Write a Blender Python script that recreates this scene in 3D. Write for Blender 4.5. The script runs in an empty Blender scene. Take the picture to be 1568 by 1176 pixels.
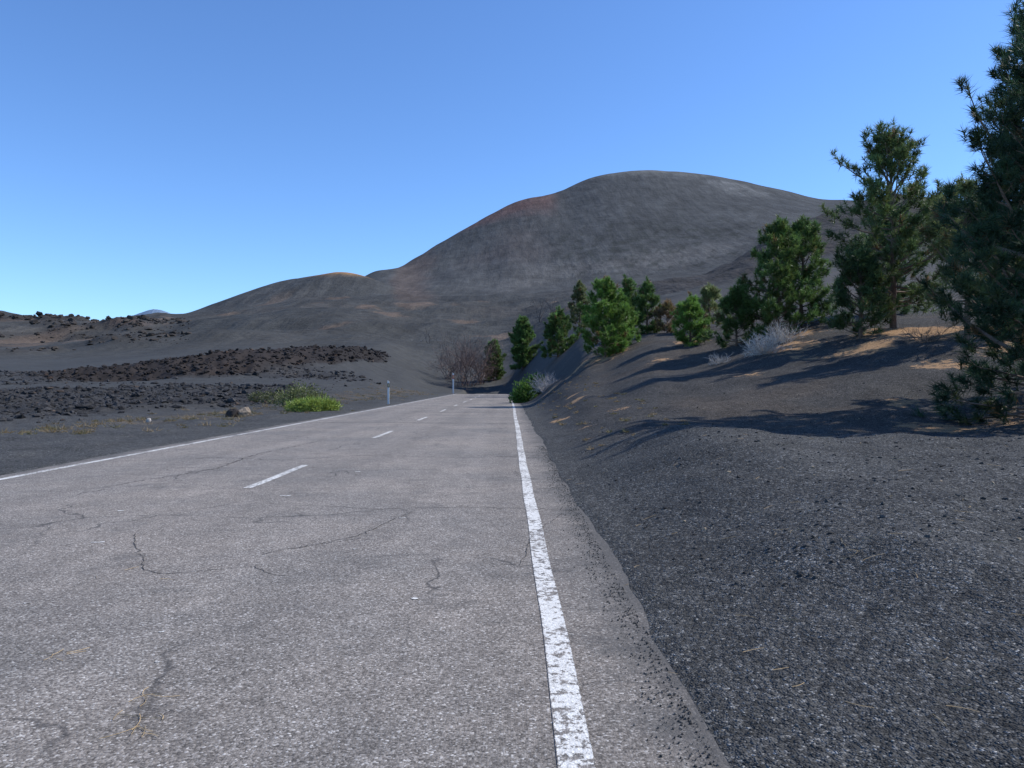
import bpy, math, random
import numpy as np
from mathutils import Vector
rng = np.random.default_rng(7)
random.seed(7)
scene = bpy.context.scene

# ------------------------------------------------------------------ helpers
def vnoise(x, y, seed=0):
    xf = np.floor(x); yf = np.floor(y)
    xi = xf.astype(np.int64); yi = yf.astype(np.int64)
    fx = x - xf; fy = y - yf
    fx = fx*fx*(3-2*fx); fy = fy*fy*(3-2*fy)
    def h(a, b):
        n = (a*374761393 + b*668265263 + seed*1442695041) & 0xffffffff
        n = ((n ^ (n >> 13))*1274126177) & 0xffffffff
        n = n ^ (n >> 16)
        return n/4294967295.0
    a = h(xi, yi); b = h(xi+1, yi); c = h(xi, yi+1); d = h(xi+1, yi+1)
    return (a*(1-fx)+b*fx)*(1-fy)+(c*(1-fx)+d*fx)*fy
def fbm(x, y, seed=0, oct=4):
    s = 0; a = .5; t = 0
    for i in range(oct):
        s = s + a*(vnoise(x*2**i+i*17.3, y*2**i-i*9.1, seed+i)*2-1); t += a; a *= .5
    return s/t
def ridged(x, y, seed=0, oct=4):
    s = 0; a = .5; t = 0
    for i in range(oct):
        s = s + a*(1-np.abs(vnoise(x*2**i+i*7.3, y*2**i+i*3.1, seed+i)*2-1)*1.6); t += a; a *= .5
    return s/t
def ss(a, b, x):
    t = np.clip((x-a)/(b-a), 0, 1)
    return t*t*(3-2*t)

def make_mesh(name, verts, faces, mats, matidx=None, col=None, smooth=False, extra=None):
    verts = np.asarray(verts, dtype=np.float32).reshape(-1, 3)
    faces = np.asarray(faces, dtype=np.int32)
    k = faces.shape[1]
    me = bpy.data.meshes.new(name)
    me.vertices.add(len(verts)); me.vertices.foreach_set("co", verts.ravel())
    me.loops.add(faces.size); me.loops.foreach_set("vertex_index", faces.ravel())
    me.polygons.add(len(faces))
    me.polygons.foreach_set("loop_start", np.arange(len(faces), dtype=np.int32)*k)
    try: me.polygons.foreach_set("loop_total", np.full(len(faces), k, dtype=np.int32))
    except Exception: pass
    for m in mats: me.materials.append(m)
    if matidx is not None: me.polygons.foreach_set("material_index", np.asarray(matidx, dtype=np.int32))
    me.polygons.foreach_set("use_smooth", np.full(len(faces), smooth, dtype=bool))
    me.update(calc_edges=True)
    if col is not None:
        ca = me.color_attributes.new("Col", 'FLOAT_COLOR', 'POINT')
        c4 = np.ones((len(verts), 4), dtype=np.float32); c4[:, :3] = col
        ca.data.foreach_set("color", c4.ravel())
    if extra:
        for nme, arr in extra.items():
            at = me.attributes.new(nme, 'FLOAT', 'POINT'); at.data.foreach_set("value", np.asarray(arr, dtype=np.float32))
    ob = bpy.data.objects.new(name, me)
    scene.collection.objects.link(ob)
    return ob

class Geo:
    """triangle accumulator"""
    def __init__(s): s.v=[]; s.f=[]; s.m=[]; s.c=[]; s.n=0
    def add(s, v, f, m=0, c=(1,1,1)):
        v=np.asarray(v,float).reshape(-1,3); f=np.asarray(f,int).reshape(-1,3)
        s.v.append(v); s.f.append(f+s.n); s.m.append(np.full(len(f),m))
        c=np.asarray(c,float)
        s.c.append(np.broadcast_to(c,(len(v),3)) if c.ndim==1 else c); s.n+=len(v)
    def tube(s, pts, rad, sides=5, m=0, c=(1,1,1)):
        pts=np.asarray(pts,float); k=len(pts)
        d=np.gradient(pts,axis=0); d/=np.linalg.norm(d,axis=1)[:,None]+1e-9
        ref=np.array([0,0,1.]) if abs(d[0][2])<.8 else np.array([1.,0,0])
        u=np.cross(d,ref); u/=np.linalg.norm(u,axis=1)[:,None]+1e-9
        w=np.cross(d,u)
        a=np.arange(sides)/sides*2*np.pi
        ring=pts[:,None,:]+np.asarray(rad)[:,None,None]*(np.cos(a)[None,:,None]*u[:,None,:]+np.sin(a)[None,:,None]*w[:,None,:])
        f=[]
        for i in range(k-1):
            for j in range(sides):
                p=i*sides+j; q=i*sides+(j+1)%sides
                f+= [(p,q,q+sides),(p,q+sides,p+sides)]
        s.add(ring.reshape(-1,3),f,m,c)
    def build(s,name,mats,smooth=False):
        return make_mesh(name,np.vstack(s.v),np.vstack(s.f),mats,np.concatenate(s.m),np.vstack(s.c),smooth)

# ------------------------------------------------------------------ materials
def newmat(name):
    m=bpy.data.materials.new(name); m.use_nodes=True
    nt=m.node_tree; nt.nodes.clear()
    return m,nt
def N(nt,t,**kw):
    n=nt.nodes.new(t)
    for k,v in kw.items():
        if k in n.inputs: n.inputs[k].default_value=v
        else: setattr(n,k,v)
    return n
def ramp(nt,stops,src=None):
    r=nt.nodes.new('ShaderNodeValToRGB')
    e=r.color_ramp.elements
    while len(e)<len(stops): e.new(.5)
    for el,(p,c) in zip(e,stops):
        el.position=p; el.color=(c[0],c[1],c[2],1) if hasattr(c,'__len__') else (c,c,c,1)
    if src is not None: nt.links.new(src,r.inputs[0])
    return r
def mixc(nt,a,b,fac,mode='MIX'):
    m=nt.nodes.new('ShaderNodeMix'); m.data_type='RGBA'; m.blend_type=mode
    def put(i,v):
        if isinstance(v,bpy.types.NodeSocket): nt.links.new(v,m.inputs[i])
        elif hasattr(v,'__len__'): m.inputs[i].default_value=(*v,1)
        else: m.inputs[i].default_value=v
    put(0,fac); put(6,a); put(7,b)
    return m.outputs[2]
def math_(nt,op,a,b=None):
    m=nt.nodes.new('ShaderNodeMath'); m.operation=op
    for i,v in enumerate((a,b)):
        if v is None: continue
        if isinstance(v,bpy.types.NodeSocket): nt.links.new(v,m.inputs[i])
        else: m.inputs[i].default_value=v
    return m.outputs[0]
def out(nt,bsdf):
    o=nt.nodes.new('ShaderNodeOutputMaterial'); nt.links.new(bsdf,o.inputs[0])
def noise(nt,co,scale,detail=4,rough=.55):
    n=N(nt,'ShaderNodeTexNoise'); n.inputs['Scale'].default_value=scale
    n.inputs['Detail'].default_value=detail; n.inputs['Roughness'].default_value=rough
    nt.links.new(co,n.inputs['Vector']); return n.outputs['Fac']
def voro(nt,co,scale,feature='F1'):
    n=N(nt,'ShaderNodeTexVoronoi'); n.feature=feature; n.inputs['Scale'].default_value=scale
    nt.links.new(co,n.inputs['Vector']); return n

def terrain_mat():
    m,nt=newmat('volcanic_ash')
    co=N(nt,'ShaderNodeTexCoord').outputs['Object']
    at=N(nt,'ShaderNodeAttribute'); at.attribute_name='Col'
    gr=N(nt,'ShaderNodeAttribute'); gr.attribute_name='grain'
    lt=N(nt,'ShaderNodeAttribute'); lt.attribute_name='litter'
    fs=N(nt,'ShaderNodeAttribute'); fs.attribute_name='farrel'
    big=noise(nt,co,.6,4,.68); mid=noise(nt,co,6,4,.74)
    v1=voro(nt,co,85); v2=voro(nt,co,30)
    cell=N(nt,'ShaderNodeSeparateColor'); nt.links.new(v1.outputs['Color'],cell.inputs[0])
    cellr=ramp(nt,[(0,.5),(.5,.85),(.84,1.2),(.94,2.0),(1,3.4)],cell.outputs[0])
    c=mixc(nt,at.outputs['Color'],cellr.outputs[0],gr.outputs['Fac'],'MULTIPLY')
    cell2=N(nt,'ShaderNodeSeparateColor'); nt.links.new(v2.outputs['Color'],cell2.inputs[0])
    c=mixc(nt,c,ramp(nt,[(0,.72),(.8,1.1),(1,1.7)],cell2.outputs[1]).outputs[0],gr.outputs['Fac'],'MULTIPLY')
    r2=ramp(nt,[(.25,.68),(.5,1.0),(.75,1.32)],big)
    c=mixc(nt,c,r2.outputs[0],.8,'MULTIPLY')
    r3=ramp(nt,[(.3,.66),(.7,1.34)],mid)
    c=mixc(nt,c,r3.outputs[0],.9,'MULTIPLY')
    far=noise(nt,co,.035,7,.72); r4=ramp(nt,[(.3,.70),(.5,1),(.7,1.30)],far)
    c=mixc(nt,c,r4.outputs[0],fs.outputs['Fac'],'MULTIPLY')
    mp=N(nt,'ShaderNodeMapping'); mp.inputs['Rotation'].default_value=(0,0,.35); mp.inputs['Scale'].default_value=(.09,.012,.02); nt.links.new(co,mp.inputs[0])
    stn=noise(nt,mp.outputs[0],1,4,.65)
    c=mixc(nt,c,ramp(nt,[(.35,.76),(.65,1.2)],stn).outputs[0],math_(nt,'MULTIPLY',fs.outputs['Fac'],.9),'MULTIPLY')
    ln=noise(nt,co,2.2,5,.75)
    s=math_(nt,'ADD',ln,lt.outputs['Fac'])
    lr=ramp(nt,[(.93,0),(1.06,1)],s)
    lf=noise(nt,co,45,2,.7); lc=ramp(nt,[(.3,(.15,.08,.04)),(.5,(.38,.23,.12)),(.72,(.60,.41,.25))],lf)
    c=mixc(nt,c,lc.outputs[0],lr.outputs[0])
    b=N(nt,'ShaderNodeBsdfPrincipled'); b.inputs['Roughness'].default_value=.95
    b.inputs['Specular IOR Level'].default_value=.12
    nt.links.new(c,b.inputs['Base Color'])
    hgt=math_(nt,'ADD',math_(nt,'MULTIPLY',v1.outputs['Distance'],-.5),math_(nt,'MULTIPLY',v2.outputs['Distance'],-.8))
    hgt=math_(nt,'ADD',hgt,math_(nt,'MULTIPLY',mid,2.2))
    bp=N(nt,'ShaderNodeBump'); bp.inputs['Distance'].default_value=.022
    nt.links.new(gr.outputs['Fac'],bp.inputs['Strength'])
    nt.links.new(hgt,bp.inputs['Height'])
    b2=N(nt,'ShaderNodeBump'); b2.inputs['Distance'].default_value=3.0
    nt.links.new(math_(nt,'MULTIPLY',fs.outputs['Fac'],.6),b2.inputs['Strength'])
    nt.links.new(math_(nt,'ADD',noise(nt,co,.12,5,.66),stn),b2.inputs['Height'])
    nt.links.new(bp.outputs[0],b2.inputs['Normal'])
    nt.links.new(b2.outputs[0],b.inputs['Normal'])
    out(nt,b.outputs[0]); return m

def asphalt_nodes(nt):
    co=N(nt,'ShaderNodeTexCoord').outputs['Object']
    v=voro(nt,co,95); v.inputs['Randomness'].default_value=1
    sc=N(nt,'ShaderNodeSeparateColor'); nt.links.new(v.outputs['Color'],sc.inputs[0])
    c=ramp(nt,[(0,(.096,.085,.074)),(.35,(.182,.161,.140)),(.7,(.25,.222,.195)),(.93,(.35,.319,.285)),(1,(.55,.52,.48))],sc.outputs[0]).outputs[0]
    n1=noise(nt,co,.35,4,.6); c=mixc(nt,c,ramp(nt,[(.3,(.78,.80,.82)),(.7,(1.20,1.16,1.12))],n1).outputs[0],.9,'MULTIPLY')
    n2=noise(nt,co,4,4,.7); c=mixc(nt,c,ramp(nt,[(.3,.80),(.7,1.19)],n2).outputs[0],.8,'MULTIPLY')
    n5=noise(nt,co,38,2,.7); c=mixc(nt,c,ramp(nt,[(.32,.55),(.46,1),(1,1.1)],n5).outputs[0],.8,'MULTIPLY')
    mp=N(nt,'ShaderNodeMapping'); mp.inputs['Scale'].default_value=(1.1,.03,1); nt.links.new(co,mp.inputs[0])
    n3=noise(nt,mp.outputs[0],1,2,.5); c=mixc(nt,c,ramp(nt,[(.3,.84),(.7,1.1)],n3).outputs[0],.9,'MULTIPLY')
    n4=noise(nt,co,1.3,5,.75); c=mixc(nt,c,(.08,.076,.072),ramp(nt,[(.56,0),(.72,.55)],n4).outputs[0])
    # ash washed in from the verges
    sx=N(nt,'ShaderNodeSeparateXYZ'); nt.links.new(co,sx.inputs[0])
    dd=math_(nt,'ABSOLUTE',math_(nt,'ADD',sx.outputs[0],3.78))      # distance from centre line
    e=math_(nt,'ADD',math_(nt,'MULTIPLY',math_(nt,'SUBTRACT',dd,4.05),1.6),math_(nt,'MULTIPLY',math_(nt,'SUBTRACT',n4,.5),2.2))
    c=mixc(nt,c,(.075,.072,.068),ramp(nt,[(.25,0),(.95,.8)],e).outputs[0])
    h=math_(nt,'ADD',math_(nt,'MULTIPLY',v.outputs['Distance'],-.6),math_(nt,'MULTIPLY',n5,1.2))
    bp=N(nt,'ShaderNodeBump'); bp.inputs['Distance'].default_value=.005; bp.inputs['Strength'].default_value=.8
    nt.links.new(h,bp.inputs['Height'])
    return co,c,bp.outputs[0]
def asphalt_mat():
    m,nt=newmat('asphalt'); co,c,nr=asphalt_nodes(nt)
    wn=N(nt,'ShaderNodeTexNoise'); wn.inputs['Scale'].default_value=1.5; wn.inputs['Detail'].default_value=4; nt.links.new(co,wn.inputs['Vector'])
    wv=N(nt,'ShaderNodeVectorMath'); wv.operation='MULTIPLY_ADD'; nt.links.new(wn.outputs['Color'],wv.inputs[0]); wv.inputs[1].default_value=(.9,.9,0); nt.links.new(co,wv.inputs[2])
    ve=voro(nt,wv.outputs[0],.42,'DISTANCE_TO_EDGE')
    cr=ramp(nt,[(0,1),(.0028,1),(.006,0)],ve.outputs['Distance'])
    msk=ramp(nt,[(.46,0),(.56,.8)],noise(nt,co,.3,3,.6))
    f=math_(nt,'MULTIPLY',cr.outputs[0],msk.outputs[0])
    c=mixc(nt,c,(.045,.042,.04),f)
    b=N(nt,'ShaderNodeBsdfPrincipled'); b.inputs['Roughness'].default_value=.88; b.inputs['Specular IOR Level'].default_value=.25
    nt.links.new(c,b.inputs['Base Color']); nt.links.new(nr,b.inputs['Normal'])
    out(nt,b.outputs[0]); return m
def paint_mat(name='worn_road_paint',wear=.56):
    m,nt=newmat(name); co,c,nr=asphalt_nodes(nt)
    a=noise(nt,co,17,6,.78); b_=noise(nt,co,1.6,4,.6)
    s=math_(nt,'ADD',math_(nt,'MULTIPLY',a,.7),math_(nt,'MULTIPLY',b_,.3))
    f=ramp(nt,[(wear-.08,0),(wear-.065,1)],s)
    edge=N(nt,'ShaderNodeAttribute'); edge.attribute_name='Col'
    es=N(nt,'ShaderNodeSeparateColor'); nt.links.new(edge.outputs['Color'],es.inputs[0])
    en=ramp(nt,[(.45,0),(.48,1)],math_(nt,'ADD',math_(nt,'MULTIPLY',es.outputs[0],.5),math_(nt,'MULTIPLY',a,.75)))
    ff=math_(nt,'MULTIPLY',f.outputs[0],en.outputs[0])
    pc=mixc(nt,(.78,.76,.71),(.52,.50,.46),ramp(nt,[(.35,1),(.65,0)],noise(nt,co,60,3,.7)).outputs[0])
    c=mixc(nt,c,pc,ff)
    b=N(nt,'ShaderNodeBsdfPrincipled'); b.inputs['Roughness'].default_value=.75
    nt.links.new(c,b.inputs['Base Color']); nt.links.new(nr,b.inputs['Normal'])
    out(nt,b.outputs[0]); return m
def vcol_mat(name,rough=.9,nscale=8,amp=.3,bump=.02,spec=.2):
    m,nt=newmat(name)
    co=N(nt,'ShaderNodeTexCoord').outputs['Object']
    at=N(nt,'ShaderNodeAttribute'); at.attribute_name='Col'
    n=noise(nt,co,nscale,4,.7)
    c=mixc(nt,at.outputs['Color'],ramp(nt,[(.3,1-amp),(.7,1+amp)],n).outputs[0],1,'MULTIPLY')
    b=N(nt,'ShaderNodeBsdfPrincipled'); b.inputs['Roughness'].default_value=rough; b.inputs['Specular IOR Level'].default_value=spec
    nt.links.new(c,b.inputs['Base Color'])
    if bump:
        bp=N(nt,'ShaderNodeBump'); bp.inputs['Distance'].default_value=bump; nt.links.new(n,bp.inputs['Height']); nt.links.new(bp.outputs[0],b.inputs['Normal'])
    out(nt,b.outputs[0]); return m
def leaf_mat(name,trans=.3):
    m,nt=newmat(name)
    at=N(nt,'ShaderNodeAttribute'); at.attribute_name='Col'
    b=N(nt,'ShaderNodeBsdfPrincipled'); b.inputs['Roughness'].default_value=.5; b.inputs['Specular IOR Level'].default_value=.3
    nt.links.new(at.outputs['Color'],b.inputs['Base Color'])
    t=N(nt,'ShaderNodeBsdfTranslucent'); nt.links.new(at.outputs['Color'],t.inputs[0])
    mx=N(nt,'ShaderNodeMixShader'); mx.inputs[0].default_value=trans
    nt.links.new(b.outputs[0],mx.inputs[1]); nt.links.new(t.outputs[0],mx.inputs[2])
    out(nt,mx.outputs[0]); return m

M_ter=terrain_mat(); M_asp=asphalt_mat(); M_pnt=paint_mat(); M_bark=vcol_mat('pine_bark',.95,14,.4,.02)
M_needle=leaf_mat('pine_needles',.35); M_leaf=leaf_mat('bush_leaves',.35); M_twig=vcol_mat('dry_twigs',.9,10,.25,0)
M_rock=vcol_mat('lava_rock',.95,5,.45,.06,.15); M_crack=vcol_mat('crack_fill',.95,20,.3,0,.1)
M_stone=vcol_mat('scoria_pebbles',.95,60,.3,.003,.1); M_plast=vcol_mat('post_plastic',.5,5,.06,0,.4)

# ------------------------------------------------------------------ terrain
def fin(l, ys, zs): return l+[(ys,zs),(ys*1.25,zs*.93),(ys*2,zs*.6),(9000,zs*.1)]
S={}
S[-1.3]=fin([(30,0),(45,0),(60,.6),(90,1.9),(130,5),(200,10),(300,22)],500,45)
S[-.675]=fin([(30,0),(45,0),(60,.6),(90,1.9),(130,4.3),(200,10),(300,22),(400,35)],500,49)
S[-.6]=fin([(30,0),(45,0),(60,.6),(92,2.0),(102,2.7),(130,4.3),(200,9.5),(300,21.5),(400,32)],500,44)
S[-.5]=fin([(30,0),(45,0),(60,.5),(92,1.9),(103,4.3),(130,4.6),(200,10.5),(300,22),(400,31)],600,54)
S[-.44]=fin([(30,0),(45,0),(60,.5),(90,1.8),(105,5.2),(135,5.4),(200,11),(300,22),(450,38)],700,66)
S[-.356]=fin([(30,0),(50,0),(65,.5),(95,2.1),(111,6.3),(140,6.5),(200,12),(300,25),(500,48)],800,84)
S[-.32]=fin([(30,0),(50,0),(65,.5),(98,2.2),(115,6.8),(145,7.0),(200,12),(300,25),(500,50),(700,77)],850,98)
S[-.28]=fin([(30,0),(50,0),(65,.4),(103,2.5),(121,7.5),(150,7.6),(220,13),(300,26),(500,53),(700,82)],850,107)
S[-.23]=fin([(30,0),(50,0),(65,.2),(85,1.2),(112,3.4),(130,8.2),(160,8.4),(220,13),(300,26),(500,53),(700,84)],850,113)
S[-.205]=fin([(30,0),(60,0),(85,.9),(119,3.6),(138,8.4),(160,8.6),(220,13),(300,25),(500,53),(700,82)],900,125)
S[-.18]=fin([(30,0),(66,0),(85,.6),(135,4.6),(153,8.6),(220,13),(300,24),(500,53),(700,82)],950,147)
S[-.158]=fin([(30,0),(70,0),(90,.5),(120,2),(150,5.5),(165,8.4),(220,12.5),(300,22),(500,50),(700,83)],1000,157)
S[-.145]=fin([(30,0),(75,0),(105,.7),(150,5),(165,7),(220,11.5),(300,21),(500,50),(700,84),(900,130)],1080,176)
S[-.13]=fin([(30,0),(80,0),(116,.8),(150,4),(200,8.5),(300,20),(500,50),(700,83),(900,125)],1160,199)
S[-.1]=fin([(30,0),(116,0),(130,0),(150,1.5),(200,7),(300,20),(500,50),(700,83),(900,125)],1250,236)
S[-.07]=fin([(30,0),(116,0),(125,-.4),(140,.3),(200,5.5),(300,19),(500,50),(750,92),(1000,158)],1300,267)
S[-.03]=fin([(30,0),(116,0),(128,-.6),(145,.4),(170,3.5),(200,6.5),(300,19),(500,48),(800,102),(1000,165)],1350,307)
S[0]=fin([(30,0),(116,0),(128,-.5),(140,.5),(160,3),(190,6),(300,20),(500,48),(800,104),(1100,212)],1400,341)
S[.02]=fin([(3,.1),(40,.3),(60,.5),(90,1.1),(115,1.9),(140,4),(170,7.5),(300,22),(500,50),(800,104),(1100,216)],1400,350)
S[.04]=fin([(3,.1),(12,.3),(40,.5),(60,1.0),(80,1.9),(100,3.4),(130,6.5),(170,10),(300,25),(500,52),(800,104),(1100,219)],1400,356)
S[.06]=fin([(3,.15),(12,.4),(20,.45),(30,.55),(45,1.0),(60,1.6),(75,3),(95,5.2),(150,11),(300,28),(500,55),(800,104),(1100,224)],1450,375)
S[.08]=fin([(3,.2),(12,.5),(20,.48),(31,.7),(44,1.3),(55,2.2),(70,4.),(100,7),(150,13),(300,31),(500,57),(800,106),(1100,226)],1500,401)
S[.1]=fin([(3,.2),(12,.6),(14.5,.5),(20,.5),(32,.9),(42,1.6),(50,2.9),(65,5),(100,9),(200,20),(300,33),(500,60),(800,108),(1100,230)],1500,416)
S[.126]=fin([(3,.2),(8,.45),(13,.64),(16,.45),(20,.5),(32,.9),(42,1.8),(50,3.2),(65,5.2),(100,9.5),(200,21),(300,34),(500,62),(800,112),(1100,235)],1500,426)
S[.15]=fin([(3,.2),(8,.48),(13,.68),(16,.45),(20,.55),(30,1.0),(40,2.0),(48,3.4),(62,5.5),(100,10),(200,22),(300,36),(500,63),(800,113),(1100,238)],1500,431)
S[.186]=fin([(3,.2),(8,.5),(13,.72),(16.5,.48),(20,.6),(27,1.1),(37,2.2),(46,3.7),(60,5.8),(100,11),(200,23),(300,38),(400,50),(500,58),(800,115),(1100,241)],1500,433)
S[.23]=fin([(3,.2),(8,.5),(13,.75),(16.5,.48),(19,.62),(27,1.2),(37,2.35),(46,4),(55,5.2),(100,12),(200,25),(300,40),(420,57),(520,63),(800,120),(1100,243)],1500,429)
S[.272]=fin([(3,.2),(8,.5),(13,.74),(16.5,.45),(19,.62),(27,1.3),(37,2.6),(46,4.3),(55,5.5),(100,12.5),(200,27),(300,41),(420,65),(520,70),(800,126),(1100,246)],1500,418)
S[.315]=fin([(3,.2),(8,.52),(12.5,.7),(16,.42),(20,.75),(27,1.5),(36,2.9),(43,4.5),(55,6),(100,13),(200,29),(300,44),(430,76),(520,80),(800,134),(1100,250)],1500,405)
S[.358]=fin([(3,.2),(8,.54),(12,.66),(15.5,.4),(20,.8),(27,1.7),(34,3.0),(41,4.6),(60,7),(100,14),(200,30),(300,47),(430,86),(520,90),(800,146),(1100,250)],1500,392)
S[.41]=fin([(3,.2),(5,.35),(8,.55),(12,.63),(15,.4),(21,.95),(27,1.92),(34,3.4),(40,4.8),(60,8),(100,15),(200,32),(300,52),(430,95),(550,100),(1000,220)],1500,370)
S[.5]=fin([(3,.2),(5,.38),(8,.58),(12,.68),(15,.4),(21,1.15),(26,2.2),(31,3.5),(38,4.7),(60,8),(100,15.5),(200,33),(300,58),(430,107),(1000,230)],1500,365)
S[.6]=fin([(3,.2),(5,.4),(8,.6),(12,.7),(15,.42),(17,.55),(21,1.28),(25,2.3),(29,3.45),(35,4.45),(50,6.5),(100,16),(200,34),(400,96)],1500,330)
S[.7]=fin([(3,.25),(5,.4),(8,.62),(12,.72),(14.5,.5),(17,.7),(21,1.5),(25,2.6),(29,3.6),(35,4.6),(50,6.7),(100,16),(200,34),(400,90)],1500,300)
S[1.3]=fin([(3,.3),(8,.6),(12,.8),(16,.9),(21,1.8),(25,2.8),(35,4.8),(60,8),(200,34),(400,80)],1500,250)
tk=np.array(sorted(S)); NL=520
lg=np.linspace(math.log(3),math.log(9000),NL)
TT=np.array([np.interp(np.exp(lg),[p[0] for p in S[k]],[p[1] for p in S[k]]) for k in tk])
tg=np.linspace(-1.3,1.3,651)
G=np.array([np.interp(tg,tk,TT[:,j]) for j in range(NL)]).T
def gsm(A,sig,axis):
    r=int(sig*3)+1; k=np.exp(-.5*(np.arange(-r,r+1)/sig)**2); k/=k.sum()
    A=np.moveaxis(A,axis,0); P=np.concatenate([np.repeat(A[:1],r,0),A,np.repeat(A[-1:],r,0)])
    o=sum(k[i]*P[i:i+len(A)] for i in range(2*r+1)); return np.moveaxis(o,0,axis)
G=gsm(G,2.2,0); G=gsm(G,2.0,1)
def T(x,y):
    yy=np.maximum(y,3.0); t=np.clip(x/yy,-1.299,1.299)
    a=(t+1.3)/2.6*(len(tg)-1); b=(np.log(np.minimum(yy,8900))-lg[0])/(lg[-1]-lg[0])*(NL-1)
    i=np.clip(a.astype(int),0,len(tg)-2); j=np.clip(b.astype(int),0,NL-2); fa=a-i; fb=b-j
    return (G[i,j]*(1-fb)+G[i,j+1]*fb)*(1-fa)+(G[i+1,j]*(1-fb)+G[i+1,j+1]*fb)*fa
def road_z(y): return np.where(y>112,-.0022*(y-112)**2,0.0)
XR,XL=.77,-8.35
def small_cone(x,y):
    ax,ay,bx_,by_=-206.,762.,-165.,748.
    dx,dy=bx_-ax,by_-ay; s=np.clip(((x-ax)*dx+(y-ay)*dy)/(dx*dx+dy*dy),0,1)
    d=np.hypot(x-(ax+s*dx),y-(ay+s*dy))
    top=107.0+4.2*s
    return top-.47*(np.sqrt(d*d+26**2)-26)
def lava_mask(x,y):
    t=x/np.maximum(y,3)
    e=fbm(x/9,y/9,31,3)*5
    m=ss(-16.5,-20.5,x+e*.6)*ss(27,37,y+e)*(1-ss(98,118,y+e))*ss(-.17,-.23,t+e*.004)
    return m
def lava_patch(x,y):
    return ss(-.32,.05,fbm(x/22,y/13,41,4))
def flow_c(t): return np.interp(t,[-.65,-.5,-.44,-.356,-.28,-.23,-.18,-.15],[100,102,103,108,118,127,150,165])
def flow_mask(x,y):
    t=x/np.maximum(y,3)
    c=flow_c(t); w=np.interp(t,[-.65,-.5,-.3,-.16],[3,9,12,7])
    n=fbm(x/8,y/8,77,3)*4
    return ss(c-13,c-8,y+n)*(1-ss(c+w,c+w+9,y+n))*ss(-.66,-.56,t)*(1-ss(-.172,-.152,t))
def height(x,y):
    x=np.asarray(x,float); y=np.asarray(y,float)
    z=T(x,y)
    t=x/np.maximum(y,3)
    sc_=small_cone(x,y); kk=3.0
    soft=np.log1p(np.exp(-np.abs(z-sc_)/kk))*kk
    z=z+np.maximum(sc_-z,0)+soft*np.exp(-np.abs(z-sc_)/6)*.5*ss(560,620,y)*(1-ss(900,960,y))*(np.abs(x+190)<220)
    dr=x-XR; dl=XL-x; 
    wob=fbm(x/1.1,y/1.1,5,4)*.09+fbm(x/4,y/4,6,2)*.08
    w_out=np.maximum(ss(0,2.6,dr),ss(0,5,dl))
    fade=ss(132,150,y)
    edge=np.maximum(ss(-.16,.22,dr+wob),ss(-.15,.2,dl+wob))
    near=1-ss(60,160,y)
    rill=ridged((x+y*.35)/1.3,(y-x*.2)/4.5,14,3)*.045
    nz=(fbm(x/2.6,y/2.6,11,4)*.13+fbm(x/.7,y/.7,12,4)*.042+rill)*near
    off=z*w_out+nz*np.maximum(ss(.1,1.5,dr),ss(.2,2.5,dl))+.018
    corr=road_z(y)-.035
    zz=corr*(1-edge)+np.where(y>112,np.maximum(off,road_z(y)+.02),off)*edge
    z=zz*(1-fade)+(z+.02)*fade
    lm=lava_mask(x,y); fm=flow_mask(x,y)
    z=z+lm*lava_patch(x,y)*(1-fm)*(ridged(x/2.2,y/2.2,51,4)*.46-.12)+lm*fbm(x/14,y/14,52,3)*.4
    z=z+fm*(ridged(x/2.2,y/2.2,61,4)*1.0-.45+fbm(x/10,y/10,62,2)*.8)
    om=ss(150,190,y)*(1-ss(420,480,y))*ss(-.42,-.52,t)
    oc=ss(.12,.42,fbm(x/32,y/32,71,3))
    z=z+om*oc*(1.2+ridged(x/9,y/9,72,4)*2.4)*(y/300)
    z=z+ss(130,260,y)*(1-ss(640,740,y))*(fbm(x/55,y/55,81,4)*4.5+ridged(x/24,y/24,82,4)*1.4-.4)
    z=z+ss(800,1100,y)*(fbm(x/(140),y/300,91,3)*3.5+fbm(x/30,y/70,92,3)*.9)
    z=z+ss(.13,.2,t)*ss(220,300,y)*(1-ss(450,520,y))*(ridged(x/18,y/18,95,4)*2)
    return z

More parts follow.
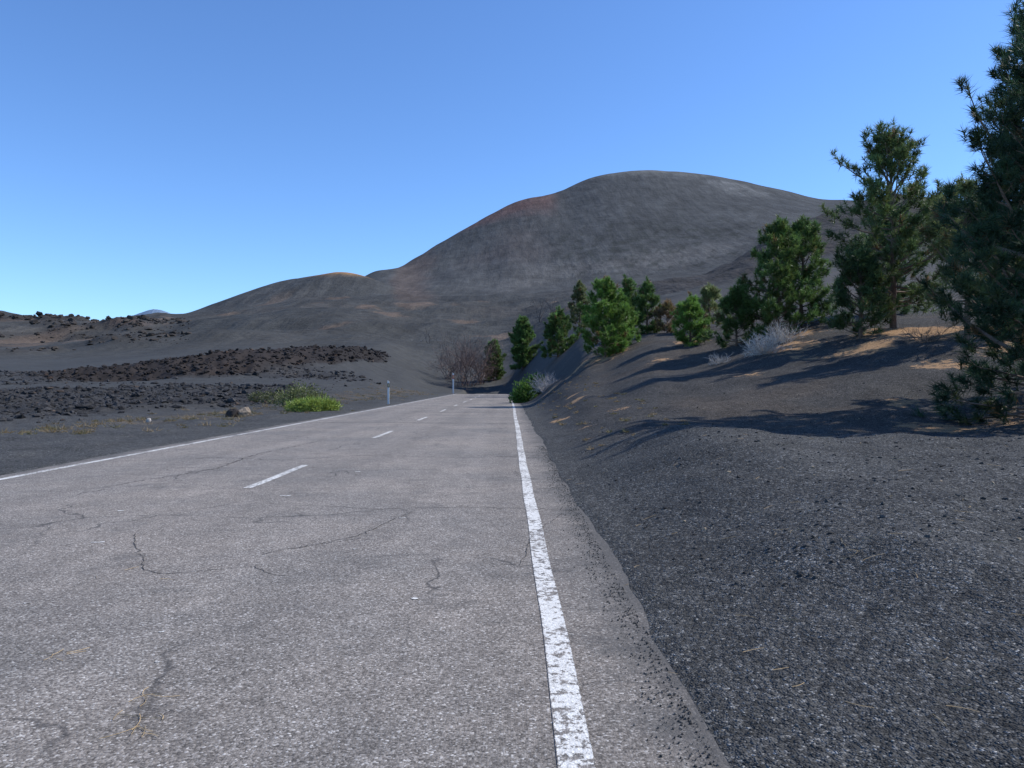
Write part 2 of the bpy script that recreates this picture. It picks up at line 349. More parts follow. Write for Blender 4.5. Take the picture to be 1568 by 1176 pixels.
litter_pts=[(1.75,27,.7,.5),(2.9,33,.9,.5),(3.1,36,.7,.6),(2.7,52,1.2,.5),(4.8,52,1.6,.5),(12.5,34,2.2,.55),(14,38,2.5,.5),(12,31,1.3,.42),
 (16.5,32,2.5,.58),(13.8,29.5,1.8,.55),(19,30,2.5,.5),(17,30,2.5,.55),(11.8,16.3,2.6,.46),(9.2,16.2,1.5,.48),(7.0,18.5,1.0,.38),(10.2,20,1.2,.42),(6.3,50,2.5,.5),(3.5,24,1.,.38),(9,29,1.3,.4),(17.5,25,2.5,.52),(14,24.5,1.5,.47),(11,46,2,.48),(6.5,14.2,1.4,.33),(2.1,21.5,.5,.42),(1.9,17.5,.35,.42),(8,40,1.5,.42)]
def colours(x,y,z):
    t=x/np.maximum(y,3); n=len(x)
    el=(z-1.5)/np.maximum(y,3)
    base=np.zeros((n,3)); base[:]=(.076,.075,.072)
    def mix(m,c):
        m=np.clip(m,0,1)[:,None]; base[:]=base*(1-m)+np.array(c)*m
    n1=fbm(x/60,y/60,101,4); n2=fbm(x/180,y/300,102,5); n3=fbm(x/20,y/20,103,4)
    mix(ss(13,18,y)*ss(1,3,x)*.8,(.060,.056,.052))
    mix(ss(13,18,y)*ss(1,3,x)*ss(0,.5,fbm(x/3,y/3,120,4))*.4,(.095,.075,.058))
    mix(ss(25,60,y)*ss(-8,-12,x)*.8,(.050,.051,.050))
    mix(ss(120,220,y),(.053,.053,.050))
    mix(ss(150,300,y)*ss(0,.5,n1)*.35,(.076,.067,.058))
    mix(ss(150,300,y)*ss(0,.5,-n1)*.5,(.040,.042,.041))
    mix(ss(450,900,y),(.063,.065,.065))  # far slopes lighter and bluer: slight haze mixed into the ground colour
    mix(ss(700,900,y)*ss(.0,.35,n2)*.4,(.082,.083,.083))
    mix(ss(700,900,y)*ss(0,.4,-n2)*.5,(.048,.051,.053))
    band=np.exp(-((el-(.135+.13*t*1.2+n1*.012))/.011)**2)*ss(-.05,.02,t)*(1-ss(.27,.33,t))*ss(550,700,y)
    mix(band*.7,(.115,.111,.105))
    scr=np.exp(-((el-(.165+.16*t))/.02)**2)*ss(.02,.08,t)*(1-ss(.3,.36,t))*ss(600,800,y)*ss(-.1,.3,n3)
    mix(scr*.8,(.038,.040,.038))
    scr2=ss(.25,.4,fbm(x/9,y/14,131,3))*ss(.03,.1,t)*(1-ss(.3,.36,t))*ss(.12,.15,el)*(1-ss(.2,.225,el))
    mix(scr2*.7,(.034,.037,.033))
    mix(ss(.22,.3,t)*(1-ss(.36,.42,t))*ss(.2,.26,el)*ss(.05,.35,fbm(x/60,y/120,109,4))*.7,(.135,.137,.135))
    red=ss(-.11,-.03,t+n1*.03)*(1-ss(.045,.07,t))*ss(1200,1320,y+n1*60)
    mix(red*.75,(.125,.070,.062))
    mix(ss(-.16,-.145,t+n1*.01)*(1-ss(-.12,-.09,t+n1*.02))*ss(500,650,y)*.5,(.095,.069,.058))
    mix(ss(-.1,-.05,t)*(1-ss(0.02,.08,t))*ss(850,1000,y)*ss(-.1,.4,n2)*.4,(.090,.069,.061))
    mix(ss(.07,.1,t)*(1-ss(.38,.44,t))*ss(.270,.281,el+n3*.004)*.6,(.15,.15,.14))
    sc_=small_cone(x,y)
    mix((y>600)*(y<900)*ss(101,109,sc_+n3*3)*ss(-205,-172,x)*.95,(.38,.22,.10))
    mix(ss(180,260,y)*(1-ss(600,700,y))*ss(.33,.5,fbm(x/22,y/60,107,4))*.4,(.17,.115,.08))
    mix(ss(.14,.18,t)*ss(230,280,y)*(1-ss(470,520,y))*.75,(.038,.035,.034))
    lm=lava_mask(x,y); fm=flow_mask(x,y)
    mix(lm*.85*lava_patch(x,y),(.040,.039,.039))
    mix(lm*lava_patch(x,y)*ss(.2,.45,fbm(x/5,y/5,111,4))*.2,(.08,.067,.055))
    mix(fm,(.028,.0245,.023))
    mix(fm*ss(.1,.4,n3)*.3,(.050,.038,.033))
    om=ss(150,190,y)*(1-ss(520,560,y))*ss(-.42,-.52,t)*ss(.12,.42,fbm(x/32,y/32,71,3))
    mix(om*.7,(.045,.040,.037)); mix(om*ss(.15,.45,n3)*.4,(.14,.09,.068))
    vg=np.exp(-((x+14.0+fbm(x/6,y/6,113,2)*2)/1.8)**2)*ss(20,30,y)*(1-ss(105,118,y))
    mix(vg*.35*ss(-.2,.4,fbm(x/2,y/2,114,3)),(.15,.11,.07))
    lit=np.zeros(n)
    for (a,b,r,s) in litter_pts:
        lit=np.maximum(lit,s*np.exp(-(((x-a)**2+((y-b)*.8)**2)/(r*r)))*1.15)
    grain=np.where(y<0,1,1-ss(30,110,y)*.85)
    farrel=ss(60,300,y)
    return base,lit,grain,farrel

NR,NC=760,760
ys=np.concatenate([np.linspace(-25,2.2,30,endpoint=False),np.exp(np.linspace(math.log(2.2),math.log(8500),NR-30))])
sg=np.linspace(-1,1,NC); sg=np.sign(sg)*(np.abs(sg)**1.15)
W=np.where(ys>0,14+1.15*ys,30)
X=(sg[None,:]*W[:,None]).ravel(); Y=np.repeat(ys,NC)
Z=height(X,Y)
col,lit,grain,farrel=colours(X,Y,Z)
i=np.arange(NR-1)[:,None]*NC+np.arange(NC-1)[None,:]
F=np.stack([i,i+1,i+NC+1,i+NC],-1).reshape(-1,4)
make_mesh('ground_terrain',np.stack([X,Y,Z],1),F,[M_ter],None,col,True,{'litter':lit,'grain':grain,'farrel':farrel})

def gz(x,y): return float(height(np.array([x]),np.array([y]))[0])

g=Geo(); a=np.linspace(0,1,40)
top=np.interp(a,[0,.15,.35,.5,.62,.8,1],[0,.35,.8,1,.93,.55,0])+.05*rng.random(40)*(a*(1-a)*4)
bx=-3250+a*420; yb=6500
v=[];
for k in range(40):
    v+= [(bx[k],yb-250,350),(bx[k],yb,575+top[k]*65),(bx[k],yb+300,350)]
f=[]
for k in range(39):
    p=3*k; f+=[(p,p+3,p+4),(p,p+4,p+1),(p+1,p+4,p+5),(p+1,p+5,p+2)]
g.add(v,f,0,(.22,.29,.38)); g.build('distant_hill',[M_rock])  # blue of the distance haze is put into the hill's own colour

# ------------------------------------------------------------------ road
ry=np.concatenate([np.arange(-25,60,.5),np.arange(60,136,1.0)])
rx=np.linspace(-8.9,1.25,30)
RX,RY=np.meshgrid(rx,ry); RZ=road_z(RY)
nc=len(rx); i=np.arange(len(ry)-1)[:,None]*nc+np.arange(nc-1)[None,:]
make_mesh('road',np.stack([RX.ravel(),RY.ravel(),RZ.ravel()],1),np.stack([i,i+1,i+nc+1,i+nc],-1).reshape(-1,4),[M_asp],smooth=True)

def strip(g,x0,x1,y0,y1,zoff=.004,step=.5):
    n=max(2,int((y1-y0)/step)+1); yy=np.linspace(y0,y1,n)
    xs=[x0,x0+(x1-x0)*.18,x0+(x1-x0)*.82,x1]; cs=[0,1,1,0]
    v=[];c=[]
    for k,y_ in enumerate(yy):
        wv=.006*math.sin(y_*1.7)+.01*math.sin(y_*.31)
        for xx,cc in zip(xs,cs):
            v.append((xx+wv,y_,float(road_z(np.array(y_)))+zoff)); e=0 if k in(0,n-1) and y1-y0<6 else cc; c.append((e,e,e))
    f=[]
    for k in range(n-1):
        for q in range(3):
            p=4*k+q; f+=[(p,p+1,p+5),(p,p+5,p+4)]
    g.add(v,f,0,np.array(c,float))
g=Geo()
strip(g,.185,.335,-20,128); strip(g,-8.07,-7.93,-20,128)
y0=10.9-10.2*3
while y0<125:
    strip(g,-3.84,-3.70,y0,y0+3.2,step=.4); y0+=10.2
r=np.random.default_rng(3)
for (x_,y_,s_) in [(-.66,5.3,.035),(-3.0,10.2,.08),(-3.9,7.2,.05),(-1.2,8.5,.03),(-2.1,4.6,.02),(-1.4,6.9,.025),(-2.6,13,.04),(-4.6,9,.04),(-1.9,4.1,.018),(-3.3,5.2,.02)]:
    k=7; aa=np.linspace(0,6.283,k,endpoint=False); rr=s_*(.5+.7*r.random(k))
    P=[(x_,y_,.004)]+[(x_+math.cos(q)*w_*1.3,y_+math.sin(q)*w_*.8,.004) for q,w_ in zip(aa,rr)]
    g.add(P,[(0,1+q,1+(q+1)%k) for q in range(k)],0,(1,1,1))
g.build('road_markings',[M_pnt])

def crack(g,pts,w=.012,jit=.03,seed=0):
    r=np.random.default_rng(seed); P=[]
    for (a,b) in zip(pts[:-1],pts[1:]):
        L=math.dist(a,b); n=max(2,int(L/.07))
        for k in range(n):
            s=k/n; P.append((a[0]+(b[0]-a[0])*s+r.normal()*jit,a[1]+(b[1]-a[1])*s+r.normal()*jit))
    P=np.array(P+[pts[-1]]); d=np.gradient(P,axis=0); d/=np.linalg.norm(d,axis=1)[:,None]+1e-9
    nn=np.stack([-d[:,1],d[:,0]],1); ww=w*(.35+r.random(len(P)))[:,None]
    A=P+nn*ww; B=P-nn*ww; n=len(P)
    v=np.vstack([np.c_[A,np.full(n,.004)],np.c_[B,np.full(n,.004)]])
    f=[]
    for k in range(n-1): f+=[(k,k+1,n+k+1),(k,n+k+1,n+k)]
    g.add(v,f,0,(.06,.057,.055))
g=Geo()
crack(g,[(-3.75,7.6),(-3.5,7.1),(-3.25,6.7),(-2.95,6.15),(-2.75,6.0),(-2.1,6.25),(-1.9,6.0),(-1.75,5.95)],.004,.012,1)
crack(g,[(-2.0,6.9),(-1.5,7.5),(-1.35,8.1),(-1.15,8.9)],.005,.014,2)
crack(g,[(-2.2,6.7),(-2.0,6.9),(-1.45,7.4)],.004,.012,3)
crack(g,[(-2.5,9.4),(-1.6,9.1),(-.6,9.25),(.1,9.15),(.8,9.0)],.006,.012,4)
crack(g,[(-8.2,29.3),(-6,29.7),(-3,29.2),(-.5,28.8),(.9,28.6)],.05,.03,5)
crack(g,[(-8,14.5),(-6,15.5),(-4.5,15),(-3,16),(-1,15.4),(.8,16)],.011,.025,6)
crack(g,[(-5.9,11),(-5.2,13.5),(-5.4,16),(-5,20)],.01,.03,7)
crack(g,[(.1,6.3),(.22,7.5),(.6,8.8)],.003,.01,8)
crack(g,[(-6,39),(-3,40),(0.7,39.5)],.05,.05,9)
g.build('road_cracks',[M_crack])

# ------------------------------------------------------------------ vegetation
def nrm(a): return a/(np.linalg.norm(a,axis=-1,keepdims=True)+1e-9)
def pine(x,y,H,R,seed,tint=(.06,.105,.035),dens=1.0,h0=.08,K=30,nl=.26,nw=.03,lean=(0,0),shape=1.0,dead=0.0,name='pine_tree',low=1.0,droop=0):
    r=np.random.default_rng(seed); z0=gz(x,y)-.15
    g=Geo()
    n=9; tt=np.linspace(0,1,n)
    tr=np.stack([x+lean[0]*tt*H+r.normal(0,.014*H,n)*tt, y+lean[1]*tt*H+r.normal(0,.014*H,n)*tt, z0+tt*H*.96],1)
    rad=.016*H*(1-tt)**.8+.02
    g.tube(tr,rad,7,0,(.15,.10,.075))
    tips=[];axes=[];sz=[];bri=[]
    nb=int(H*7.5*dens)+12
    lob=[(r.random()*6.28,r.random(),.8+.55*r.random()) for _ in range(10)]
    for b in range(nb):
        h=h0+(1-h0)*((b+r.random())/nb)*.97
        p=np.array([np.interp(h,tt,tr[:,k]) for k in range(3)])
        s=(h-h0)/(1-h0)
        prof=(low*.62+(1-.62*low)*min(1,s/.35)) if s<.35 else ((1-s)/.65)**(.60*shape)
        prof=max(prof,.14)
        az=b*2.399+r.normal()*.35
        bulge=1.0
        for (la,lh,lw) in lob:
            da=math.cos(az-la)
            if da>.5 and abs(s-lh)<.13: bulge=lw+.05
        L=R*prof*(.55+.55*r.random())*bulge
        el0=math.radians(-8+60*s+r.normal()*10)
        d=np.array([math.cos(az)*math.cos(el0),math.sin(az)*math.cos(el0),math.sin(el0)])
        m=6; q=[p]; dd=d.copy()
        for k in range(m-1):
            dd=nrm(dd+np.array([0,0,.12+.05*s])+r.normal(0,.10,3)); q.append(q[-1]+dd*L/(m-1))
        q=np.array(q); br=.009*L+.007
        g.tube(q,np.linspace(br*1.6,.006,m),4,0,(.16,.12,.095))
        if r.random()<dead*.5: continue
        bb=.75+.5*r.random()
        tips.append(q[-1]);axes.append(dd);sz.append(1.2);bri.append(bb*1.15)
        ncl=2+int(L*1.5)
        for cl in range(ncl):
            uc=.35+.62*(cl+r.random())/ncl; i=min(int(uc*(m-1)),m-2); fr=uc*(m-1)-i
            o=q[i]*(1-fr)+q[i+1]*fr; bd=nrm(q[i+1]-q[i])
            side=nrm(np.cross(bd,[0,0,1])+1e-6)*(1 if (cl+b)%2 else -1)
            sd=nrm(bd*.6+side*1.0*r.random()+np.array([0,0,.35*r.random()])+r.normal(0,.2,3))
            sl=(.25+.35*r.random())*min(1,L)*(1.15-.35*uc)*(nl/.26)
            e=o+sd*sl
            g.tube([o,(o+e)/2+[0,0,-.03],e],[.010,.008,.005],3,0,(.16,.12,.09))
            b2=bb*(.8+.4*r.random())
            for k in range(3+int(2*r.random())):
                off=r.normal(0,.085,3)*(nl/.26)
                tips.append(e+off);axes.append(nrm(sd+np.array([0,0,.55])+r.normal(0,.3,3)));sz.append(.75+.4*r.random());bri.append(b2*(.9+.25*max(off[2],0)/.08))  # higher tufts tinted brighter, as if lit from above
    for k in range(5):
        tips.append(tr[-1]+[r.normal()*.06,r.normal()*.06,.0+.13*k]);axes.append(np.array([0,0,1.]));sz.append(.9);bri.append(1.1)
    tips=np.array(tips);axes=nrm(np.array(axes));sz=np.array(sz);bri=np.array(bri)
    keep=r.random(len(tips))>dead*.5
    tips=tips[keep];axes=axes[keep];sz=sz[keep];bri=bri[keep]
    M=len(tips)
    rd=nrm(r.normal(size=(M,K,3)))
    back=r.random((M,K,1))
    st=tips[:,None,:]-axes[:,None,:]*(back*.25*sz[:,None,None])*nl/.26
    dr=nrm(axes[:,None,:]*(.5+.4*(1-back))+rd*.85)
    ln=nl*sz[:,None,None]*(.7+.45*r.random((M,K,1)))
    en=st+dr*ln; en[...,2]-=.02*ln[...,0]
    wv=nrm(np.cross(dr,nrm(r.normal(size=(M,K,3)))))*nw*.5
    V=np.stack([st+wv,st-wv,en],2).reshape(-1,3)
    t0=np.array(tint)
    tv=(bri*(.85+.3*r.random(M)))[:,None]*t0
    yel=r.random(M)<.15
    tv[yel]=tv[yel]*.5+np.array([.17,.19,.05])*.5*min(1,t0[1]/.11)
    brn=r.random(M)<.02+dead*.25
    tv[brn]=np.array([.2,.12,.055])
    C=np.repeat(tv,K*3,0); C=C.reshape(M,K,3,3); C[:,:,2]*=1.3; C[:,:,:2]*=.7; C=C.reshape(-1,3)  # lit tips and shaded inner crown painted into the needle colours
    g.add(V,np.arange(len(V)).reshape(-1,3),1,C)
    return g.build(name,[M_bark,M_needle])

def bare(name,x,y,H,R,seed,colr,nst=9,depth=3,lift=.7,th=.02):
    r=np.random.default_rng(seed); z0=gz(x,y)-.05; g=Geo()
    def grow(p,d,L,rd,lev):
        q=[p]; dd=d
        for k in range(4):
            dd=nrm(dd+r.normal(0,.2,3)+np.array([0,0,.04])); q.append(q[-1]+dd*L/4)
        q=np.array(q); v=.75+.5*r.random(); g.tube(q,np.linspace(rd,rd*.5,5),3,0,tuple(np.array(colr)*v))
        if lev>0:
            for k in range(4 if lev>1 else 5):
                i=1+int(r.random()*4); i=min(i,4)
                nd=nrm(dd+r.normal(0,.6,3)+np.array([0,0,.1])); grow(q[i],nd,L*(.45+.3*r.random()),rd*.55,lev-1)
    for k in range(nst):
        az=r.random()*6.28; d=nrm(np.array([math.cos(az)*R/H*(.4+r.random()),math.sin(az)*R/H*(.4+r.random()),lift]))
        grow(np.array([x,y,z0])+np.array([r.normal()*.08*R,r.normal()*.08*R,0]),d,H*.5,th,depth-1)
    return g.build(name,[M_twig])

def bush(name,x,y,blobs,tint,seed,n=2600,leaf=.05,blade=False,z=None):
    r=np.random.default_rng(seed); g=Geo(); 
    for (dx,dy,dz,rx_,rz_,w) in blobs:
        z0=gz(x+dx,y+dy); m=int(n*w)
        c=np.array([x+dx,y+dy,z0+dz])
        d=nrm(r.normal(size=(m,3))); rr=(.45+.65*r.random((m,1))); lump=1+.35*np.sin(d[:,:1]*7+seed)*np.cos(d[:,1:2]*6+d[:,2:3]*5)
        P=c+d*rr*lump*np.array([rx_,rx_,rz_]); P[:,2]=np.maximum(P[:,2],z0+.02)
        o=nrm(d+r.normal(0,.7,(m,3))+np.array([0,0,.5]))
        wv=nrm(np.cross(o,r.normal(size=(m,3))))*leaf*(.28 if blade else .5)
        ln=o*leaf*(2.5 if blade else 1.5)*(.7+.6*r.random((m,1)))
        V=np.stack([P+wv,P-wv,P+ln],1).reshape(-1,3)
        cv=np.repeat((.6+.8*r.random((m,1)))*np.array(tint),3,0)
        g.add(V,np.arange(len(V)).reshape(-1,3),0,cv)
        for k in range(12):
            e=c+nrm(r.normal(size=3)+np.array([0,0,.6]))*np.array([rx_,rx_,rz_])*.9
            g.tube([np.array([x+dx,y+dy,z0-.03]),(np.array([x+dx,y+dy,z0])+e)/2,e],[.015,.01,.005],3,1,(.16,.13,.09))
    return g.build(name,[M_leaf,M_twig])

DG=(.060,.105,.038); MG=(.090,.155,.042); BG=(.13,.235,.045)
pine(11.7,15.9,7.9,3.1,1,(.036,.074,.036),1.6,.02,46,.24,.017,low=1.4,shape=.36)
pine(13.4,18.9,8.9,3.0,2,(.040,.078,.036),1.4,.05,36,.26,.022,low=1.2,shape=.45)
pine(16.7,33,8.4,3.2,3,(.10,.15,.052),1.05,.13,30,.30,.032,dead=.08,shape=.7,low=1.1)
pine(14.8,32,3.8,1.6,33,DG,1.3,.06,28,.28,.03,low=1.3)
pine(16.6,27.5,6.0,2.0,4,(.14,.17,.06),.9,.18,28,.28,.03,dead=.22)
pine(19.0,28.5,7.2,2.3,14,DG,1.2,.1,28,.28,.03)
pine(13.6,38.5,6.0,2.1,5,MG,1.3,.04,30,.28,.036,low=1.3,shape=.8)
pine(15.2,39.5,5.6,1.8,6,MG,1.2,.05,28,.28,.036,low=1.2,shape=.8)
pine(11.8,39.5,3.0,1.4,7,MG,1.4,.03,30,.27,.036,low=1.4)
pine(20.5,41,6.0,2.4,15,DG,1.2,.06,28,.3,.04)
pine(10.6,44.5,2.8,1.15,8,BG,1.9,.02,32,.26,.036,low=1.4)
pine(14.2,54,3.2,1.3,9,(.18,.21,.08),1.0,.1,26,.3,.045,dead=.3)
pine(11.4,55,2.3,.9,10,(.19,.13,.065),1.0,.1,22,.3,.045,dead=.5)
pine(6.3,50,5.0,2.0,11,BG,1.6,.02,32,.29,.042,low=1.5,shape=.8)
pine(7.5,51.5,3.4,1.4,31,BG,1.6,.02,30,.28,.042,low=1.4)
pine(10.3,57,4.1,1.2,12,MG,1.5,.03,28,.28,.046,low=1.2)
pine(9.6,62,4.6,1.2,32,MG,1.3,.03,28,.28,.05)
pine(5.6,88,5.2,2.1,13,MG,1.6,.03,30,.34,.065,low=1.4)
pine(9.0,98,6.8,1.6,16,(.15,.17,.075),1.0,.12,26,.34,.07,dead=.25)
pine(2.6,148,10.3,3.0,17,MG,1.1,.03,32,.46,.10,low=1.2)
pine(-3.4,160,8.6,2.6,18,MG,1.3,.03,32,.46,.10,low=1.3)
bare('dead_tree',-8.6,150,12.5,9,21,(.18,.125,.105),20,4,.9,.065)
bare('dead_tree',-13.5,165,10.5,8,22,(.17,.13,.115),16,4,.9,.06)
bare('dead_tree',-5.6,155,9,6,27,(.18,.125,.105),12,4,.9,.055)
bare('dead_tree',-26.5,250,8,3,23,(.10,.085,.08),2,3,1.6,.08)
bare('dead_tree',10,250,9,4,24,(.10,.085,.08),4,3,1.5,.09)
bare('dead_tree',14,262,9,4,25,(.10,.085,.08),4,3,1.5,.09)
bare('dead_bush',11.3,33.8,1.5,2.2,31,(.46,.43,.40),44,3,.5,.018)
bare('dead_bush',12.9,36.0,1.5,1.8,32,(.46,.43,.40),34,3,.5,.018)
bare('dead_bush',9.6,34.5,.8,1.5,35,(.42,.39,.36),26,3,.5,.015)
bare('dead_bush',2.6,58,1.9,1.5,33,(.40,.38,.38),30,3,.7,.022)
bare('dead_bush',15.7,28.6,1.2,1.5,34,(.15,.12,.10),14,3,.6,.014)
bush('green_shrub',1.3,60,[(0,0,.75,.95,.85,1),(-.6,.3,.4,.7,.5,.5),(.7,.5,1.0,.8,.8,.6)],(.11,.20,.04),41,2400,.11)
bush('roadside_shrub',-12.6,46,[(0,0,.75,1.0,.75,.8),(-.9,.6,.5,.9,.6,.5),(.8,.4,.5,.7,.5,.4)],(.15,.17,.065),42,1700,.08)
bush('grass_clump',-10.8,42,[(0,0,.28,1.0,.45,1),(-.9,.3,.2,.7,.35,.6),(.7,.2,.2,.6,.3,.5)],(.24,.31,.065),43,2000,.09,True)
bush('roadside_shrub',-16.2,52,[(0,0,.4,.9,.5,.5),(-1.3,.6,.3,.6,.4,.3)],(.10,.11,.045),44,1400,.08)

g=Geo(); r=np.random.default_rng(5)
for k in range(400):
    yy=22+85*r.random()**1.3; xx=-13.8+r.normal()*1.7+.6*math.sin(yy*.2)
    if k>300: xx=1.6+r.random()*3; yy=15+r.random()*35
    z0=gz(xx,yy); m=26; s=.08+.18*r.random(); 
    if k>300: s*=.45
    o=nrm(r.normal(size=(m,3))*[1,1,.5]+[0,0,.7]); P=np.array([xx,yy,z0])+r.normal(size=(m,3))*[s*.6,s*.6,0]
    wv=nrm(np.cross(o,r.normal(size=(m,3))))*.012
    V=np.stack([P+wv,P-wv,P+o*s],1).reshape(-1,3)
    c=[(.22,.16,.08),(.15,.13,.06),(.28,.21,.12)][r.integers(3)]
    g.add(V,np.arange(len(V)).reshape(-1,3),0,c)
g.build('dry_grass',[M_leaf])

# ------------------------------------------------------------------ rocks
ico_v=[];t_=(1+5**.5)/2
for a_ in(-1,1):
    for b_ in(-t_,t_): ico_v+=[(a_,b_,0),(0,a_,b_),(b_,0,a_)]
ico_v=nrm(np.array(ico_v,float))
from itertools import combinations
ed=min(np.linalg.norm(ico_v[a]-ico_v[b]) for a,b in combinations(range(12),2))
ico_f=[]
for a,b,c in combinations(range(12),3):
    if all(abs(np.linalg.norm(ico_v[p]-ico_v[q])-ed)<.01 for p,q in((a,b),(b,c),(a,c))):
        nn=np.cross(ico_v[b]-ico_v[a],ico_v[c]-ico_v[a])
        ico_f.append((a,b,c) if nn@ico_v[a]>0 else (a,c,b))
ico_f=np.array(ico_f)
def subdiv(v,f):
    v=list(map(tuple,v)); cache={}; nf=[]
    def mid(a,b):
        k=(min(a,b),max(a,b))
        if k not in cache:
            p=np.array(v[a])+np.array(v[b]); v.append(tuple(p/np.linalg.norm(p))); cache[k]=len(v)-1
        return cache[k]
    for a,b,c in f:
        x_,y_,z_=mid(a,b),mid(b,c),mid(c,a); nf+=[(a,x_,z_),(b,y_,x_),(c,z_,y_),(x_,y_,z_)]
    return np.array(v),np.array(nf)
ico2=subdiv(ico_v,ico_f)
def scatter(name,xs,ys_,sizes,cols,mat,tmpl,r,flat=.65,sink=.25,jit=.28):
    tv,tf=tmpl; n=len(xs); zs=height(xs,ys_)
    a=r.random(n)*6.28; ca,sa=np.cos(a),np.sin(a)
    sc=np.stack([.7+.7*r.random(n),.6+.6*r.random(n),flat*(.6+.7*r.random(n))],1)*sizes[:,None]
    V=tv[None]*(1+r.normal(0,jit,(n,len(tv),1)).clip(-.5,.6))*sc[:,None,:]
    x2=V[...,0]*ca[:,None]-V[...,1]*sa[:,None]; y2=V[...,0]*sa[:,None]+V[...,1]*ca[:,None]
    V=np.stack([x2+xs[:,None],y2+ys_[:,None],V[...,2]+(zs+sizes*flat*(.5-sink))[:,None]],-1)
    Fc=(tf[None]+(np.arange(n)*len(tv))[:,None,None]).reshape(-1,3)
    C=np.repeat(cols,len(tv),0)
    return make_mesh(name,V.reshape(-1,3),Fc,[mat],None,C)
r=np.random.default_rng(99)
n=42000; yy=22+ (155)*r.random(n)**1.25; xx=-(12+ (yy*.72+6)*r.random(n)); 
lm=lava_mask(xx,yy)*(.03+.75*lava_patch(xx,yy))+flow_mask(xx,yy)*1.0
k=r.random(n)<lm; xx=xx[k];yy=yy[k]
s=(.04+.13*r.random(len(xx))**4)*(1+yy/75)
b=(.55+.8*r.random((len(xx),1)))*np.array([.043,.042,.043]); bn=r.random(len(xx))<.04; b[bn]=b[bn]*[1.9,1.5,1.2]
b[flow_mask(xx,yy)>.4]*=[.70,.62,.58]
scatter('lava_rocks',xx,yy,s,b,M_rock,(ico_v,ico_f),r)
n=5000; yy=170+280*r.random(n); xx=-(yy*(.42+.36*r.random(n)))
k=r.random(n)<ss(.08,.4,fbm(xx/32,yy/32,71,3)); xx=xx[k];yy=yy[k]
s=(.3+1.0*r.random(len(xx))**3)*(yy/260)
b=(.6+.7*r.random((len(xx),1)))*np.array([.048,.042,.038])
scatter('rock_outcrop',xx,yy,s,b,M_rock,(ico_v,ico_f),r)
n=20000; yy=2.3+11*r.random(n)**1.5; xx=.72+ (yy*.75+1)*r.random(n)**1.1
s=.0022+.0065*r.random(n)**3
b=(.5+1.0*r.random((n,1)))*np.array([.09,.09,.087]); w=r.random(n)<.05; b[w]=(.32,.31,.28)
n2=5000; y2=5+26*r.random(n2)**1.3; x2=1.3+(y2*.72)*r.random(n2); s2=.007+.018*r.random(n2)**4
b2=(.5+.9*r.random((n2,1)))*np.array([.066,.064,.061]); w=r.random(n2)<.04; b2[w]=(.30,.24,.17)
scatter('gravel',np.r_[xx,x2],np.r_[yy,y2],np.r_[s,s2],np.vstack([b,b2]),M_stone,(ico_v,ico_f),r)
n=3000; yy=2.3+16*r.random(n)**1.4; xx=.83-np.abs(r.normal(0,.11,n))
V=ico_v[None]*(.002+.005*r.random(n)**2)[:,None,None]*(1+r.normal(0,.2,(n,12,1)))+np.stack([xx,yy,np.full(n,.004)],1)[:,None,:]
make_mesh('loose_stones',V.reshape(-1,3),(ico_f[None]+(np.arange(n)*12)[:,None,None]).reshape(-1,3),[M_stone],None,np.repeat((.5+.9*r.random((n,1)))*np.array([.095,.092,.086]),12,0))
def boulder(name,x,y,sx,sy,sz_,colr,seed):
    q=np.random.default_rng(seed); v,f=ico2; v,f=subdiv(v,f)
    d=1+.22*fbm(v[:,0]*1.3+seed,v[:,1]*1.3+v[:,2]*2,seed,3)+.06*q.normal(size=len(v))*.4
    P=v*d[:,None]; P[:,0]+=P[:,2]*.3; P=P*[sx,sy,sz_]
    P[:,2]=np.maximum(P[:,2],-sz_*.6)
    P=P+[x,y,gz(x,y)+sz_*.45]
    return make_mesh(name,P,f,[M_rock],None,np.broadcast_to(np.array(colr,float),(len(P),3)))
boulder('boulder',-12.1,34.5,.34,.28,.28,(.26,.21,.16),3)  # pale brown carries the rock's sunlit right side
boulder('boulder',-12.5,34.2,.26,.20,.27,(.05,.042,.038),4)  # dark copy: the same rock's shaded left side, as colour
boulder('boulder',-14.0,29.5,.09,.08,.11,(.40,.37,.33),6)

g=Geo(); r=np.random.default_rng(12)
def straw(x,y,n,spread,L):
    for _ in range(n):
        a=r.random()*6.28; px=x+r.normal()*spread; py=y+r.normal()*spread; l=L*(.5+r.random()); cv=r.normal()*.4
        P=[]
        for q in range(5):
            s=q/4*l; xx_=px+math.cos(a+cv*q/4)*s; yy_=py+math.sin(a+cv*q/4)*s
            zz_=.007 if xx_<.7 else gz(xx_,yy_)+.008
            P.append((xx_,yy_,zz_))
        g.tube(P,[.0016]*5,3,0,(.42,.30,.16))
straw(-1.6,3.35,9,.05,.12); straw(-1.75,3.6,5,.06,.1); straw(-2.5,4.2,6,.05,.1); straw(-3.1,5.9,3,.2,.1)
for _ in range(80): 
    yy_=3+9*r.random(); straw(.9+(yy_*.65-.6)*r.random(),yy_,1,.1,.10)
straw(2.4,5.2,5,.12,.1); straw(2.1,6.0,4,.1,.1)
g.build('dry_pine_needles',[M_twig])

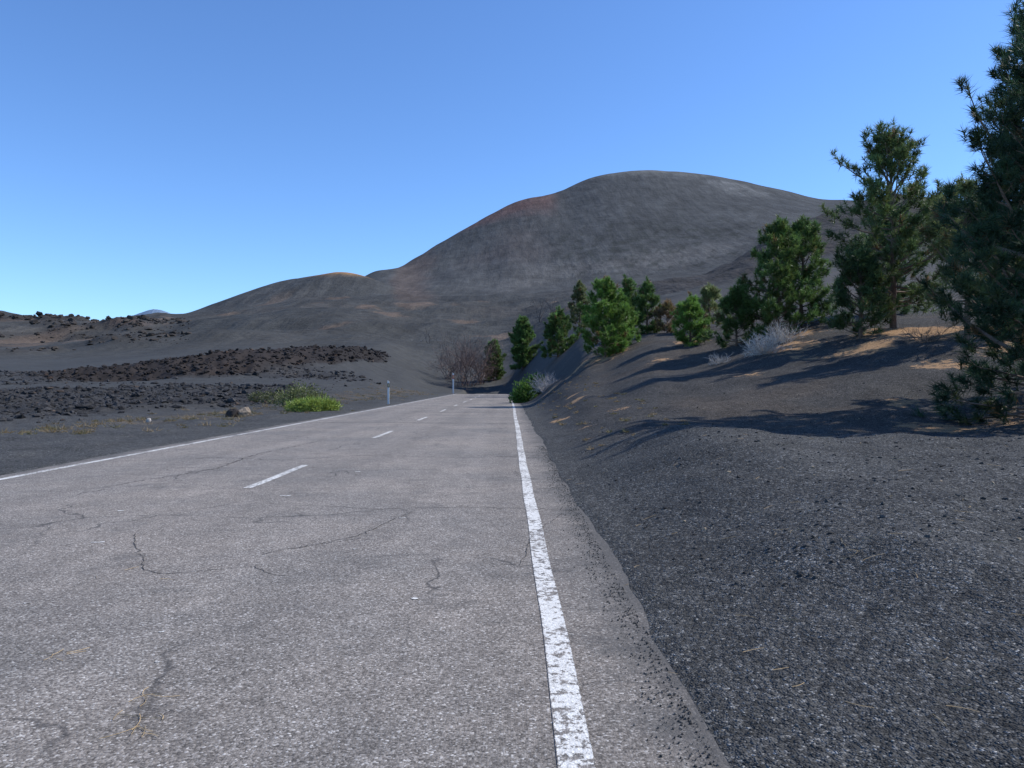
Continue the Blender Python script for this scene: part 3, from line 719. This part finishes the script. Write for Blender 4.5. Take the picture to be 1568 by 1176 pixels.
# ------------------------------------------------------------------ delineator posts
def box(g,x0,x1,y0,y1,z0,z1,c,m=0):
    v=[(x0,y0,z0),(x1,y0,z0),(x1,y1,z0),(x0,y1,z0),(x0,y0,z1),(x1,y0,z1),(x1,y1,z1),(x0,y1,z1)]
    f=[(0,2,1),(0,3,2),(4,5,6),(4,6,7),(0,1,5),(0,5,4),(1,2,6),(1,6,5),(2,3,7),(2,7,6),(3,0,4),(3,4,7)]
    g.add(v,f,m,c)
def post(name,x,y,H,w,band):
    z=gz(x,y); g=Geo(); d=w*.45
    box(g,x-w/2,x+w/2,y-d/2,y+d/2,z-.3,z+H*.70,(.72,.72,.70))
    box(g,x-w*.51,x+w*.51,y-d*.52,y+d*.52,z+H*.70,z+H*.88,band)
    box(g,x-w*.2,x+w*.2,y-d*.62,y-d*.53,z+H*.74,z+H*.85,(.75,.6,.3))
    g2=[(x-w/2,y-d/2,z+H*.88),(x+w/2,y-d/2,z+H*.88),(x+w/2,y+d/2,z+H*.88),(x-w/2,y+d/2,z+H*.88),
        (x-w/2,y-d/2,z+H),(x+w/2,y-d/2,z+H*.96),(x+w/2,y+d/2,z+H*.96),(x-w/2,y+d/2,z+H)]
    g.add(g2,[(0,2,1),(0,3,2),(4,5,6),(4,6,7),(0,1,5),(0,5,4),(1,2,6),(1,6,5),(2,3,7),(2,7,6),(3,0,4),(3,4,7)],0,(.75,.75,.73))
    return g.build(name,[M_plast])
post('road_marker_post',-9.1,57,1.75,.13,(.05,.05,.05))
post('road_marker_post',-9.0,121,3.3,.22,(.45,.05,.04))

# ------------------------------------------------------------------ light, sky, camera
EL,AZ=math.radians(44),math.radians(79)
sd=Vector((math.cos(EL)*math.sin(AZ),math.cos(EL)*math.cos(AZ),math.sin(EL)))
sl=bpy.data.lights.new('sun','SUN'); sl.energy=5.0; sl.angle=math.radians(.5); sl.color=(1,.96,.89)
so=bpy.data.objects.new('sun',sl); so.rotation_euler=(-sd).to_track_quat('-Z','Y').to_euler(); so.location=(40,10,40); scene.collection.objects.link(so)
w=bpy.data.worlds.new("World"); scene.world=w; w.use_nodes=True; nt=w.node_tree; nt.nodes.clear()
sk=nt.nodes.new('ShaderNodeTexSky'); sk.sky_type='NISHITA'; sk.sun_disc=False; sk.sun_elevation=EL; sk.sun_rotation=AZ
sk.altitude=900; sk.air_density=1.0; sk.dust_density=.3; sk.ozone_density=2.0
tint=mixc(nt,sk.outputs[0],(.78,1.07,1.45),1.0,'MULTIPLY')
bg=nt.nodes.new('ShaderNodeBackground'); bg.inputs[1].default_value=.145
nt.links.new(tint,bg.inputs[0]); wo=nt.nodes.new('ShaderNodeOutputWorld'); nt.links.new(bg.outputs[0],wo.inputs[0])
cam=bpy.data.cameras.new('camera'); cam.sensor_width=36; cam.lens=26.7; cam.clip_start=.05; cam.clip_end=20000
co=bpy.data.objects.new('camera',cam); co.location=(0,0,1.5); co.rotation_euler=(math.radians(90),0,-.003); scene.collection.objects.link(co); scene.camera=co
scene.view_settings.view_transform='Standard'; scene.view_settings.look='None'; scene.view_settings.exposure=0
